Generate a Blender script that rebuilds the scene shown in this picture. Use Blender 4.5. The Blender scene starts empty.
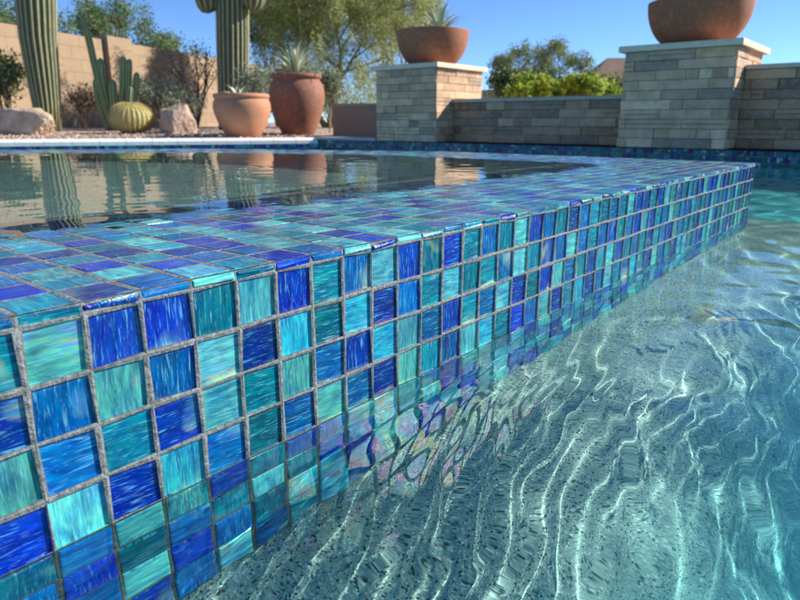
import bpy, math, random
import numpy as np
from mathutils import Vector, Matrix, noise as mnoise

# ---------------------------------------------------------------- units: one mosaic tile = 5 cm
S = 0.05
sc = bpy.context.scene
C = sc.collection
R = math.radians

# ---------------------------------------------------------------- camera
F_PX, YAW, PITCH, ROLL = 627.8, .6968, -.2754, .0019
CAM = np.array([-3.206, -10.283, 3.022])
fwd = np.array([math.cos(PITCH) * math.cos(YAW), math.cos(PITCH) * math.sin(YAW), math.sin(PITCH)])
rgt = np.cross(fwd, [0, 0, 1]); rgt /= np.linalg.norm(rgt)
upv = np.cross(rgt, fwd)
rgt, upv = math.cos(ROLL) * rgt + math.sin(ROLL) * upv, -math.sin(ROLL) * rgt + math.cos(ROLL) * upv
cam_d = bpy.data.cameras.new('camera')
cam = bpy.data.objects.new('camera', cam_d)
C.objects.link(cam)
M = Matrix.Identity(4)
for i in range(3):
    M[i][0], M[i][1], M[i][2], M[i][3] = rgt[i], upv[i], -fwd[i], CAM[i] * S
cam.matrix_world = M
cam_d.sensor_width = 36
cam_d.lens = F_PX / 800 * 36
cam_d.clip_start = 0.02
cam_d.clip_end = 5000
cam_d.dof.use_dof = True
cam_d.dof.focus_distance = 0.80
cam_d.dof.aperture_fstop = 9.0
sc.camera = cam

# ---------------------------------------------------------------- light
SUN_AZ, SUN_EL = R(-37), R(30)          # direction towards the sun
world = bpy.data.worlds.new('World'); sc.world = world
world.use_nodes = True
wnt = world.node_tree
sky = wnt.nodes.new('ShaderNodeTexSky')
sky.sky_type = 'NISHITA'; sky.sun_disc = False
sky.sun_elevation = SUN_EL
sky.sun_rotation = math.pi / 2 - SUN_AZ
sky.altitude = 3000; sky.air_density = 0.8; sky.dust_density = 0.0; sky.ozone_density = 7.0
wnt.links.new(sky.outputs[0], wnt.nodes['Background'].inputs[0])
wnt.nodes['Background'].inputs[1].default_value = 0.12
sun_d = bpy.data.lights.new('sun', 'SUN')
sun_d.energy = 5.0; sun_d.angle = R(0.5); sun_d.color = (1, .945, .86)
sun_d.cycles.is_caustics_light = True
sun = bpy.data.objects.new('sun', sun_d); C.objects.link(sun)
sdir = Vector((math.cos(SUN_EL) * math.cos(SUN_AZ), math.cos(SUN_EL) * math.sin(SUN_AZ), math.sin(SUN_EL)))
sun.rotation_euler = sdir.to_track_quat('Z', 'Y').to_euler()
vs = sc.view_settings
vs.view_transform = 'Standard'; vs.look = 'None'; vs.exposure = 0.8; vs.gamma = 1; vs.use_curve_mapping = False
sc.cycles.use_denoising = True
sc.cycles.max_bounces = 10; sc.cycles.transparent_max_bounces = 16
sc.cycles.sample_clamp_indirect = 6; sc.cycles.sample_clamp_direct = 30
sc.cycles.blur_glossy = 0.0

# ---------------------------------------------------------------- materials
class G:
    def __init__(s, name):
        s.m = bpy.data.materials.new(name); s.m.use_nodes = True
        s.t = s.m.node_tree; s.t.nodes.clear()
        s.out = s.t.nodes.new('ShaderNodeOutputMaterial')
    def n(s, typ, _set=None, **inp):
        x = s.t.nodes.new(typ)
        for k, v in (_set or {}).items(): setattr(x, k, v)
        for k, v in inp.items():
            key = int(k[1:]) if k[0] == 'i' and k[1:].isdigit() else k.replace('_', ' ')
            s.put(x.inputs[key], v)
        return x
    def put(s, sock, v):
        if isinstance(v, bpy.types.NodeSocket): s.t.links.new(v, sock)
        elif isinstance(v, bpy.types.Node): s.t.links.new(v.outputs[0], sock)
        else:
            if sock.type == 'RGBA' and len(v) == 3: v = (*v, 1)
            sock.default_value = v
    def mix(s, f, a, b, mode='MIX'):
        x = s.t.nodes.new('ShaderNodeMix'); x.data_type = 'RGBA'; x.blend_type = mode
        s.put(x.inputs[0], f); s.put(x.inputs[6], a); s.put(x.inputs[7], b)
        return x.outputs[2]
    def math(s, op, a, b=0.0, c=None):
        x = s.t.nodes.new('ShaderNodeMath'); x.operation = op
        s.put(x.inputs[0], a); s.put(x.inputs[1], b)
        if c is not None: s.put(x.inputs[2], c)
        return x.outputs[0]
    def ramp(s, f, stops):
        x = s.t.nodes.new('ShaderNodeValToRGB')
        while len(x.color_ramp.elements) < len(stops): x.color_ramp.elements.new(0.5)
        for e, (p, c) in zip(x.color_ramp.elements, stops):
            e.position = p; e.color = (*c, 1) if len(c) == 3 else c
        s.put(x.inputs[0], f); return x.outputs[0]
    def noise(s, scale, detail=3, rough=.55, vec=None, dist=0):
        x = s.n('ShaderNodeTexNoise', Scale=scale, Detail=detail, Roughness=rough, Distortion=dist)
        s.put(x.inputs['Vector'], vec if vec is not None else s.obj())
        return x
    def obj(s): return s.n('ShaderNodeNewGeometry').outputs['Position']
    def bump(s, h, strength=.5, dist=.005, normal=None):
        x = s.n('ShaderNodeBump', Strength=strength, Distance=dist, Height=h)
        if normal is not None: s.put(x.inputs['Normal'], normal)
        return x.outputs[0]
    def bsdf(s, **k):
        b = s.n('ShaderNodeBsdfPrincipled', **k)
        s.t.links.new(b.outputs[0], s.out.inputs[0]); return b

def attr(g, name): return g.n('ShaderNodeAttribute', {'attribute_name': name}).outputs['Color']

def mat_cup(name, rough=.35, film_amt=.6, spec=.5):
    g = G(name)
    uv = g.n('ShaderNodeUVMap', {'uv_map': 'uv'}).outputs[0]
    mp = g.n('ShaderNodeMapping', Vector=uv, Scale=(1.0, 5.0, 1))
    n1 = g.noise(1.1, 5, .62, mp.outputs[0], .6)
    mp2 = g.n('ShaderNodeMapping', Vector=uv, Scale=(1.5, 16.0, 1))
    n2 = g.noise(1.0, 4, .6, mp2.outputs[0], .3)
    n3 = g.noise(1.2, 3, .5, uv, .8)
    col = attr(g, 'col')
    mp3 = g.n('ShaderNodeMapping', Vector=uv, Scale=(4.0, 42.0, 1))
    n6 = g.noise(1.0, 3, .6, mp3.outputs[0], .3)
    c = g.mix(1.0, col, g.ramp(n1.outputs[0], [(.30, (.30, .38, .55)), (.48, (.85, .9, 1.)), (.60, (1.25, 1.35, 1.25)), (.72, (1.8, 1.9, 1.6))]), 'MULTIPLY')
    c = g.mix(g.ramp(n3.outputs[0], [(.30, (.8, .8, .8)), (.54, (0, 0, 0))]), c, g.mix(1.0, c, (.15, .45, .9), 'MULTIPLY'))
    c = g.mix(g.math('MULTIPLY', g.ramp(n2.outputs[0], [(.56, (0, 0, 0)), (.66, (1, 1, 1))]), .40), c, (.22, .72, .80))
    c = g.mix(g.math('MULTIPLY', g.ramp(n6.outputs[0], [(.62, (0, 0, 0)), (.70, (1, 1, 1))]), .3), c, (.45, .8, .9))
    c = g.mix(g.ramp(n6.outputs[0], [(.30, (.7, .7, .7)), (.40, (0, 0, 0))]), c, g.mix(1.0, c, (.2, .3, .5), 'MULTIPLY'))
    b = g.n('ShaderNodeBsdfPrincipled', Base_Color=c, Roughness=rough)
    b.inputs['Specular IOR Level'].default_value = spec
    bp = g.bump(g.math('ADD', n1.outputs[0], n2.outputs[0]), .35, .0015)
    g.put(b.inputs['Normal'], bp)
    hue = g.noise(.55, 2, .5, uv, 1.2)
    g.put(b.inputs['Specular Tint'], g.ramp(hue.outputs[0], [(.36, (1, .05, .55)), (.44, (.15, .35, 1)), (.50, (.05, 1, .75)), (.56, (.75, 1, .1)), (.64, (1, .25, .15))]))
    # iridescent film in patches
    n4 = g.noise(.9, 4, .6, mp.outputs[0], 1.5); n5 = g.noise(.55, 2, .5, uv, .3)
    f = g.bsdf(Base_Color=g.ramp(n4.outputs[0], [(.3, (.55, .12, .55)), (.42, (.15, .45, .85)), (.5, (.2, .75, .5)), (.58, (.85, .7, .25)), (.7, (.85, .25, .45))]), Roughness=.4, Metallic=.4)
    g.put(f.inputs['Normal'], bp)
    m = g.math('MULTIPLY', g.ramp(n5.outputs[0], [(.60, (0, 0, 0)), (.70, (1, 1, 1))]), film_amt)
    mx = g.n('ShaderNodeMixShader', i0=m, i1=b.outputs[0], i2=f.outputs[0])
    g.t.links.new(mx.outputs[0], g.out.inputs[0])
    return g.m

def mat_shell():
    g = G('clear_glass_face')
    uv = g.n('ShaderNodeUVMap', {'uv_map': 'uv'}).outputs[0]
    n = g.noise(2.2, 3, .5, uv, .6)
    pit = g.n('ShaderNodeTexVoronoi', Vector=uv, Scale=5.5, Randomness=1.0)
    h = g.math('ADD', n.outputs[0], g.math('MULTIPLY', g.math('LESS_THAN', pit.outputs[0], .07), 1.2))
    fine = g.noise(9.0, 3, .6, uv, .4)
    bp = g.bump(g.math('ADD', h, g.math('MULTIPLY', fine.outputs[0], .25)), .5, .0014)
    hue = g.noise(1.1, 3, .6, uv, 1.2)
    film = g.mix(1.0, (1, 1, 1), g.ramp(hue.outputs[0], [(.34, (1, .25, .75)), (.44, (.35, .6, 1)), (.51, (.3, 1, .75)), (.58, (1, .95, .3)), (.68, (1, .35, .45))]))
    lw = g.n('ShaderNodeLayerWeight', Blend=.5, Normal=bp)
    fr = g.math('MULTIPLY_ADD', g.math('POWER', lw.outputs['Facing'], 5.0), .94, .05)
    tr = g.n('ShaderNodeBsdfTransparent', Color=(.93, .97, .98))
    gl = g.n('ShaderNodeBsdfGlossy', Color=film, Roughness=.022, Normal=bp)
    mx = g.n('ShaderNodeMixShader', i0=fr, i1=tr.outputs[0], i2=gl.outputs[0])
    g.t.links.new(mx.outputs[0], g.out.inputs[0])
    return g.m

def mat_grout():
    g = G('sandy_grout')
    n = g.noise(7 / S, 4, .75); n2 = g.noise(1.2 / S, 3, .6)
    c = g.ramp(n.outputs[0], [(.32, (.08, .083, .078)), (.5, (.20, .205, .19)), (.72, (.36, .365, .34))])
    c = g.mix(g.ramp(n2.outputs[0], [(.35, (.55, .55, .55)), (.6, (0, 0, 0))]), c, g.mix(1.0, c, (.62, .64, .62), 'MULTIPLY'))
    z = g.n('ShaderNodeSeparateXYZ', Vector=g.obj())
    wz = g.math('ADD', z.outputs[2], g.math('MULTIPLY', n2.outputs[0], .02))
    wet = g.math('MULTIPLY', g.math('LESS_THAN', wz, -3.55 * S), .45)
    c = g.mix(wet, c, g.mix(1.0, c, (.35, .38, .38), 'MULTIPLY'))
    b = g.bsdf(Base_Color=c, Roughness=.75)
    g.put(b.inputs['Normal'], g.bump(n.outputs[0], 1.0, .003))
    return g.m

def mat_pebble():
    g = G('pebble_plaster')
    p = g.obj()
    v = g.n('ShaderNodeTexVoronoi', Vector=p, Scale=18. / S, Randomness=1.0)
    ch = g.n('ShaderNodeSeparateColor', Color=v.outputs['Color'])
    c = g.ramp(ch.outputs[0], [(0, (.01, .03, .035)), (.09, (.03, .08, .08)), (.13, (.21, .36, .31)), (.6, (.27, .43, .37)), (.86, (.34, .50, .43)), (1, (.6, .72, .62))])
    c = g.mix(g.ramp(v.outputs['Distance'], [(.35, (0, 0, 0)), (.62, (.35, .35, .35))]), c, (.07, .12, .12))
    # the water's depth absorption is painted into the plaster, bluer down the slope
    z = g.n('ShaderNodeSeparateXYZ', Vector=p)
    d = g.n('ShaderNodeMapRange', Value=z.outputs[2]); d.inputs[1].default_value = -8.2 * S; d.inputs[2].default_value = -14 * S
    c = g.mix(d.outputs[0], c, (.05, .46, .49))
    b = g.bsdf(Base_Color=c, Roughness=.6)
    g.put(b.inputs['Normal'], g.bump(v.outputs['Distance'], .5, .002))
    return g.m

def mat_water(name, tint):
    g = G(name)
    b = g.n('ShaderNodeBsdfGlass', Color=tint, Roughness=0.0, IOR=1.333)
    g.t.links.new(b.outputs[0], g.out.inputs[0])
    return g.m

def mat_attr(name, rough=.8, nscale=8, var=.25, bump=.4, bdist=.004, spec=.4, nscale2=None, mottle=None, sub=0):
    g = G(name)
    n = g.noise(nscale, 5, .6)
    c = attr(g, 'col')
    c = g.mix(1.0, c, g.ramp(n.outputs[0], [(.25, (1 - var,) * 3), (.75, (1 + var,) * 3)]), 'MULTIPLY')
    if mottle:
        m = g.noise(nscale * 3.1, 4, .6)
        c = g.mix(g.math('MULTIPLY', g.ramp(m.outputs[0], [(.5, (0, 0, 0)), (.7, (1, 1, 1))]), .5), c, mottle)
    b = g.bsdf(Base_Color=c, Roughness=rough)
    b.inputs['Specular IOR Level'].default_value = spec
    if sub: b.inputs['Transmission Weight'].default_value = 0
    n2 = g.noise(nscale2 or nscale * 4, 5, .65)
    g.put(b.inputs['Normal'], g.bump(n2.outputs[0], bump, bdist))
    return g.m

def mat_leaf(name, spec=.3):
    g = G(name)
    c = attr(g, 'col')
    d = g.n('ShaderNodeBsdfPrincipled', Base_Color=c, Roughness=.6)
    d.inputs['Specular IOR Level'].default_value = spec
    t = g.n('ShaderNodeBsdfTranslucent', Color=c)
    mx = g.n('ShaderNodeMixShader', i0=.3, i1=d.outputs[0], i2=t.outputs[0])
    g.t.links.new(mx.outputs[0], g.out.inputs[0])
    return g.m

CUP = mat_cup('streaked_glass', .24, .6, .6); GLAZE = mat_cup('glossy_streaked_glass', .06, .25, .75); SHELL = mat_shell(); GROUT = mat_grout()
PEBBLE = mat_pebble()
POOLW = mat_water('pool_water', (.91, .992, .985)); SPAW = mat_water('spa_water', (.88, .96, .98))
STONE = mat_attr('ledger_stone', .85, 9, .28, .8, .012, .3, mottle=(.50, .40, .28))
CAPM = mat_attr('cap_stone', .8, 12, .12, .4, .004)
TERRA = mat_attr('terracotta', .75, 7, .14, .25, .003, .35, mottle=(.46, .22, .12))
STUCCO = mat_attr('block_wall', .95, 3.5, .08, .5, .01, .2)
ROCK = mat_attr('rock', .9, 5, .35, 1.0, .03, .3, mottle=(.42, .30, .2))
CACT = mat_attr('cactus_skin', .6, 6, .18, .3, .004, .4)
BARK = mat_attr('bark', .9, 8, .3, .8, .01, .2)
LEAF = mat_leaf('leaf')
ROOF = mat_attr('roof_tile', .8, 2, .2, .6, .03, .3)

def mat_gravel():
    g = G('gravel')
    v = g.n('ShaderNodeTexVoronoi', Vector=g.obj(), Scale=26.)
    ch = g.n('ShaderNodeSeparateColor', Color=v.outputs['Color'])
    c = g.ramp(ch.outputs[0], [(0, (.20, .13, .09)), (.4, (.38, .26, .19)), (.8, (.50, .38, .29)), (1, (.6, .5, .42))])
    b = g.bsdf(Base_Color=c, Roughness=.9)
    g.put(b.inputs['Normal'], g.bump(v.outputs['Distance'], 1., .02))
    return g.m
GRAVEL = mat_gravel()

# ---------------------------------------------------------------- mesh helpers
def setp(o, label=None, cat=None, group=None, kind=None):
    for k, v in (('label', label), ('category', cat), ('group', group), ('kind', kind)):
        if v: o[k] = v
    return o

def empty(name, loc, label, cat, group=None):
    o = bpy.data.objects.new(name, None); C.objects.link(o)
    o.location = Vector(loc) * S; o.empty_display_size = .1
    bpy.context.view_layer.update()
    return setp(o, label, cat, group)

class MB:
    """collects faces in tile units and links them as one mesh object"""
    def __init__(s):
        s.v = []; s.f = []; s.c = []; s.mi = []; s.uv = []; s.sm = []; s.hasuv = False
    def add(s, verts, faces, col=(.5, .5, .5), mi=0, uv=None, smooth=False):
        b = len(s.v); s.v.extend([tuple(map(float, p)) for p in verts])
        for k, f in enumerate(faces):
            s.f.append(tuple(b + i for i in f)); s.mi.append(mi); s.sm.append(smooth)
            s.c.append(col if not isinstance(col, list) else col[k])
            if uv is not None:
                s.hasuv = True; s.uv.extend([uv[i] for i in f])
            else: s.uv.extend([(0, 0)] * len(f))
    def box(s, lo, hi, col=(.5, .5, .5), mi=0, jit=0, rnd=None):
        x0, y0, z0 = lo; x1, y1, z1 = hi
        v = [(x0, y0, z0), (x1, y0, z0), (x1, y1, z0), (x0, y1, z0), (x0, y0, z1), (x1, y0, z1), (x1, y1, z1), (x0, y1, z1)]
        if jit: v = [tuple(c + rnd.uniform(-jit, jit) for c in p) for p in v]
        s.add(v, [(0, 3, 2, 1), (4, 5, 6, 7), (0, 1, 5, 4), (1, 2, 6, 5), (2, 3, 7, 6), (3, 0, 4, 7)], col, mi)
    def tube(s, pts, rad, n=8, col=(.3, .2, .1), mi=0, ribs=0, ribd=.12, cap=True, smooth=True, ribcol=None):
        pts = [Vector(p) for p in pts]; rings = []
        ref = Vector((0, 0, 1)) if abs((pts[-1] - pts[0]).normalized().z) < .9 else Vector((1, 0, 0))
        vv = []; ff = []; cc = []
        for i, p in enumerate(pts):
            d = (pts[min(i + 1, len(pts) - 1)] - pts[max(i - 1, 0)]).normalized()
            a = d.cross(ref).normalized(); b = d.cross(a)
            for k in range(n):
                t = 2 * math.pi * k / n
                q = rad[i]
                if ribs: q *= 1 + ribd * (math.cos(t * ribs) ** 1)
                vv.append(p + a * math.cos(t) * q + b * math.sin(t) * q)
        for i in range(len(pts) - 1):
            for k in range(n):
                k2 = (k + 1) % n
                ff.append((i * n + k, i * n + k2, (i + 1) * n + k2, (i + 1) * n + k))
                if ribcol:
                    w = max(0, math.cos(2 * math.pi * (k + .5) / n * ribs)) ** 2
                    cc.append(tuple(a0 * (1 - w) + b0 * w for a0, b0 in zip(col, ribcol)))
                else: cc.append(col)
        if cap:
            ff.append(tuple(range(n - 1, -1, -1))); ff.append(tuple(range((len(pts) - 1) * n, len(pts) * n))); cc += [col, col]
        s.add(vv, ff, cc, mi, smooth=smooth)
    def lathe(s, prof, c, n=48, col=(.5, .5, .5), mi=0):
        vv = []; ff = []
        for r, z in prof:
            for k in range(n):
                t = 2 * math.pi * k / n
                vv.append((c[0] + r * math.cos(t), c[1] + r * math.sin(t), c[2] + z))
        for i in range(len(prof) - 1):
            for k in range(n):
                k2 = (k + 1) % n
                ff.append((i * n + k, i * n + k2, (i + 1) * n + k2, (i + 1) * n + k))
        s.add(vv, ff, col, mi, smooth=True)
    def build(s, name, mats, parent=None, merge=False):
        me = bpy.data.meshes.new(name)
        me.from_pydata([(x * S, y * S, z * S) for x, y, z in s.v], [], s.f)
        if not isinstance(mats, (list, tuple)): mats = [mats]
        for m in mats: me.materials.append(m)
        me.polygons.foreach_set('material_index', s.mi)
        me.polygons.foreach_set('use_smooth', s.sm)
        nl = np.array([len(f) for f in s.f])
        ca = me.color_attributes.new('col', 'FLOAT_COLOR', 'CORNER')
        cols = np.repeat(np.array([(*c[:3], 1.) for c in s.c], dtype=np.float32), nl, axis=0)
        ca.data.foreach_set('color', cols.ravel())
        if s.hasuv:
            u = me.uv_layers.new(name='uv'); u.data.foreach_set('uv', np.array(s.uv, dtype=np.float32).ravel())
        me.update()
        o = bpy.data.objects.new(name, me); C.objects.link(o)
        if parent is not None:
            o.parent = parent; o.matrix_parent_inverse = parent.matrix_world.inverted()
        return o

def bg(px, D, z=0.0):
    """a place on the ground plan: the column px of the frame at forward distance D (units)"""
    f = np.array([math.cos(YAW), math.sin(YAW)]); r = np.array([math.sin(YAW), -math.cos(YAW)])
    t = (px - 400) / F_PX * math.cos(0) / 1.0
    t /= math.cos(PITCH) + math.sin(-PITCH) * 0.29
    q = CAM[:2] + D * (f + r * t)
    return (float(q[0]), float(q[1]), z)
HZ = 122.5
def zpx(py, D): return CAM[2] + (HZ - py) / F_PX * D * 1.02
def gz(D): return -.75 + max(0, min(D, 265) - 180) * .018

# ---------------------------------------------------------------- mosaic tiles
PAL = {'B': (.0, .028, .35), 'P': (.003, .03, .26), 'T': (.0, .19, .24), 'C': (.0, .12, .34), 'A': (.11, .48, .43), 'L': (.02, .35, .42), 'D': (.0, .055, .27), 'K': (.0, .11, .17)}
def pick(r):
    return r.choices('BPTCALDK', weights=(12, 5, 23, 17, 17, 13, 5, 6))[0]

def tile(mb, q, N, rnd, code, shell=True, g=.049, proud=.035, depth=.07, edge=None, k=1.0):
    """q: four corners of the cell in the grout plane (counter-clockwise seen from outside), N outward"""
    q = [np.array(p, float) for p in q]; N = np.array(N, float)
    U = np.linalg.norm(q[1] - q[0]); V = np.linalg.norm(q[3] - q[0])
    def P(s, t, h): return q[0] * (1 - s) * (1 - t) + q[1] * s * (1 - t) + q[2] * s * t + q[3] * (1 - s) * t + N * h
    jg = [rnd.gauss(0, .015) for _ in range(8)]; jh = [rnd.gauss(0, .022) for _ in range(4)]
    def ring(m, h, tilt=0):
        mu, mv = m / U, m / V
        sg = [(mu + jg[0] / U, mv + jg[1] / V), (1 - mu + jg[2] / U, mv + jg[3] / V), (1 - mu + jg[4] / U, 1 - mv + jg[5] / V), (mu + jg[6] / U, 1 - mv + jg[7] / V)]
        return [P(s, t, h + tilt * jh[i]) for i, (s, t) in enumerate(sg)]
    r0 = [q[i] + N * (.004 if proud < .01 else 0) for i in range(4)]
    if proud < .01: jh = [v * .25 for v in jh]
    r1 = ring(g, -.5 * proud); r2 = ring(g, .0); r3 = ring(g + .012, proud * .75, 1); r4 = ring(g + .045, proud, 1)
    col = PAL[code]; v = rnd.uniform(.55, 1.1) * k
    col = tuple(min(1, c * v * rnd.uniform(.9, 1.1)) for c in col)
    ox, oy = rnd.uniform(0, 50), rnd.uniform(0, 50)
    sw = rnd.random() < .45
    def uvf(s, t): return (ox + (t if sw else s), oy + (s if sw else t))
    uv4 = [uvf(0, 0), uvf(1, 0), uvf(1, 1), uvf(0, 1)]
    quads = [(0, 1, 5, 4), (1, 2, 6, 5), (2, 3, 7, 6), (3, 0, 4, 7)]
    mb.add(r0 + r1, quads, (.4, .4, .38), 2)
    smi = 1 if shell else 0
    mb.add(r1 + r3, quads, col, 0 if not shell else 1, uv4 + uv4)
    mb.add(r3 + r4, quads, col, smi, uv4 + uv4)
    mb.add(r4, [(0, 1, 2, 3)], col, smi, uv4)
    if shell:
        c1 = ring(g, -depth); dk = tuple(c * .8 for c in col)
        mb.add(r1 + c1, [(a, b, c, d) for a, b, c, d in quads], col, 0, uv4 + uv4)
        mb.add(c1, [(0, 1, 2, 3)], col, 0, uv4)

FACE = {  # first column = the one cut by the left frame edge
    1: 'TAPBTABTCABTBTCTABCTPCLTCTABBTPAAPTTCBABBABPTLCB',
    2: 'BCACAPLTLPCTATTCATBCACTCBTCBAPTCATCBLCTBACTBLCAT',
    3: 'ACTBATACBLACBTCABTBACTBLAPTCTBLCBACTTPLCABTLCTAB',
    4: 'BABLCTCACBATCALTBCAPTLBCATCLTBACTPLATCBLACTLCBTA',
    5: 'TCATBTBCALTCBATCLBATCLTCBALTCATBLCTALCBTALCTBALT',
    6: 'CBTCTATBCLTABCTLATCBLTACLTBCATLCBTALCTBLACTBLTCA',
    7: 'TCABCTLTBATCLBTACLTBACTLBTCALTCBTALCTBLATCBLTACB',
    8: 'BTBCACTLCATBTCLACBTLCATBLCTATLCBTACLTBCATLBCTALC'}
TOP0 = 'CTPCATBCABATCLTBACTLBTACTLBCATPTLCABTLCTABCTLATBC'
TOPK = {1: 'CBTABCCATBLTATCBLATCPLTB', 2: 'PCABLPBLTATCBALTPCALTBCA', 3: 'TCCTPLBATLCATBLPCATLBTCA', 4: 'LTPPTACLBATPLCTABLTCAPTL', 5: 'CPTLPTLACPTBLATCLPABTLCT'}

OUT = [(-14, 0), (50, 0), (50, 30), (39, 52), (20, 67), (-14, 81)]
INN = [(-4, 11), (40, 11), (40, 27), (31, 45), (15, 57), (-4, 66)]
def inside(p, poly):
    x, y = p; r = False
    for i in range(len(poly)):
        (x0, y0), (x1, y1) = poly[i - 1], poly[i]
        if (y0 > y) != (y1 > y) and x < (x1 - x0) * (y - y0) / (y1 - y0) + x0: r = not r
    return r
def segd(p, a, b):
    p, a, b = map(np.array, (p, a, b)); t = np.clip(np.dot(p - a, b - a) / np.dot(b - a, b - a), 0, 1)
    return float(np.linalg.norm(p - a - t * (b - a)))
def rimz(x, y):
    d = min(segd((x, y), OUT[i - 1], OUT[i]) for i in range(len(OUT)))
    return .20 - .011 * min(d, 11)

spa = empty('raised_spa', (18, 30, -8), 'raised mosaic spa of blue and teal glass tiles with pale grout rising from the pool', 'spa')
rnd = random.Random(7)
fw = MB(); fwl = MB()
for j in range(1, 9):
    for i in range(-14, 50):
        row = FACE[j]; k = i + 1
        code = row[k] if 0 <= k < len(row) else pick(rnd)
        q = [(i, 0, -j), (i + 1, 0, -j), (i + 1, 0, -j + 1), (i, 0, -j + 1)]
        tile(fw if j <= 4 else fwl, q, (0, -1, 0), rnd, code, shell=(j <= 4), k=1.0 if j <= 4 else 1.6)  # submerged rows get brighter tile colours to offset the dimmer underwater light
# strip along the bullnose edge and the flat of the rim
rt = MB()
for i in range(-14, 50):
    k = i + 1
    code = TOP0[k] if 0 <= k < len(TOP0) else pick(rnd)
    rnd2 = random.Random(900 + i)
    tile(fw, [(i, 0, 0), (i + 1, 0, 0), (i + 1, .02, .2), (i, .02, .2)], (0, -1, 0), rnd2, code, shell=False, g=.03, proud=.02, k=1.0)
    y1 = 1.1
    tile(rt, [(i, .0, rimz(i, 0)), (i + 1, .0, rimz(i + 1, 0)), (i + 1, y1, rimz(i + 1, y1)), (i, y1, rimz(i, y1))], (0, 0, 1), rnd, code, shell=False, g=.068, proud=.006, k=1.3)
for i in range(-14, 50):
    for k in range(1, 82):
        y0 = .1 + k; y1 = y0 + 1
        cs = [(i, y0), (i + 1, y0), (i + 1, y1), (i, y1)]
        if not all(inside((x + (.01 if x < 0 else -.01), y), OUT) for x, y in cs): continue
        if any(inside(c, INN) for c in cs): continue
        row = TOPK.get(k); kk = i + 1
        code = row[kk] if row and 0 <= kk < len(row) else pick(rnd)
        tile(rt, [(x, y, rimz(x, y)) for x, y in cs], (0, 0, 1), rnd, code, shell=False, g=.068, proud=.006, k=1.3)
# the other sides of the body
ow = MB()
for a, b in list(zip(OUT, OUT[1:] + OUT[:1]))[1:]:
    a = np.array(a, float); b = np.array(b, float); L = np.linalg.norm(b - a); n = round(L); d = (b - a) / n
    nn = np.array([d[1], -d[0]]) / np.linalg.norm(d)
    for j in range(1, 9):
        for i in range(n):
            p, r = a + d * i, a + d * (i + 1)
            tile(ow, [(*p, -j), (*r, -j), (*r, -j + 1), (*p, -j + 1)], (*nn, 0), rnd, pick(rnd), shell=False)
    for i in range(n):
        p, r = a + d * i, a + d * (i + 1)
        tile(ow, [(*p, 0), (*r, 0), (*(r - nn * .02), .2), (*(p - nn * .02), .2)], (*nn, 0), rnd, pick(rnd), shell=False, g=.03, proud=.03)
# hidden core: ring under the rim tiles, inner walls, floor
core = MB()
sh = lambda poly, z, e: [(x, y, z) for x, y in poly]
n = len(OUT)
o_in = [(-13.8, .25), (49.8, .25), (49.8, 29.9), (38.8, 51.8), (19.9, 66.8), (-13.8, 80.7)]
vv = [(x, y, rimz(x, y) - .13) for x, y in o_in] + [(x, y, rimz(x, y) - .13) for x, y in INN]
core.add(vv, [(i, (i + 1) % n, n + (i + 1) % n, n + i) for i in range(n)], (.4, .4, .38), 0)
vv = [(x, y, rimz(x, y) - .13) for x, y in INN] + [(x, y, -17) for x, y in INN]
core.add(vv, [(i, (i + 1) % n, n + (i + 1) % n, n + i) for i in range(n)], (.4, .4, .38), 1)
core.add([(x, y, -17) for x, y in INN], [tuple(range(n))], (.4, .4, .38), 1)
vv = [(x, y, -.2) for x, y in o_in] + [(x, y, -30) for x, y in o_in]
core.add(vv, [(i, (i + 1) % n, n + (i + 1) % n, n + i) for i in range(n)], (.4, .4, .38), 1)
TM = [CUP, SHELL, GROUT]; TG_ = [GLAZE, SHELL, GROUT]
parts = [fw.build('front_wall', TM, spa), fwl.build('submerged_wall', TM, spa), rt.build('rim', TG_, spa), ow.build('side_wall', TM, spa), core.build('basin', [GROUT, PEBBLE], spa)]
for o in parts: o.cycles.is_caustics_receiver = True

# ---------------------------------------------------------------- pool shell
def axis(lo, hi, fine, f0, f1, grow=1.06, mx=6):
    a = [f0]
    while a[-1] < f1: a.append(a[-1] + fine)
    st = fine; b = [a[-1]]
    while b[-1] < hi: st = min(st * grow, mx); b.append(b[-1] + st)
    st = fine; c = [f0]
    while c[-1] > lo: st = min(st * grow, mx); c.append(c[-1] - st)
    return np.array(c[:0:-1] + a + b[1:])

def sheet(name, xs, ys, zf, mat, keep=None, smooth=True):
    X, Y = np.meshgrid(xs, ys); Z = zf(X, Y)
    v = np.stack([X, Y, Z], -1).reshape(-1, 3) * S
    nx = len(xs); ny = len(ys)
    I, J = np.meshgrid(np.arange(nx - 1), np.arange(ny - 1)); a = (J * nx + I).ravel()
    if keep is not None:
        cx = (X[:-1, :-1] + X[1:, 1:]) / 2; cy = (Y[:-1, :-1] + Y[1:, 1:]) / 2
        a = a[keep(cx, cy).ravel()]
    f = np.stack([a, a + 1, a + nx + 1, a + nx], -1)
    me = bpy.data.meshes.new(name); me.from_pydata(v.tolist(), [], f.tolist())
    me.materials.append(mat); me.polygons.foreach_set('use_smooth', [smooth] * len(f)); me.update()
    o = bpy.data.objects.new(name, me); C.objects.link(o); return o

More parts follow.
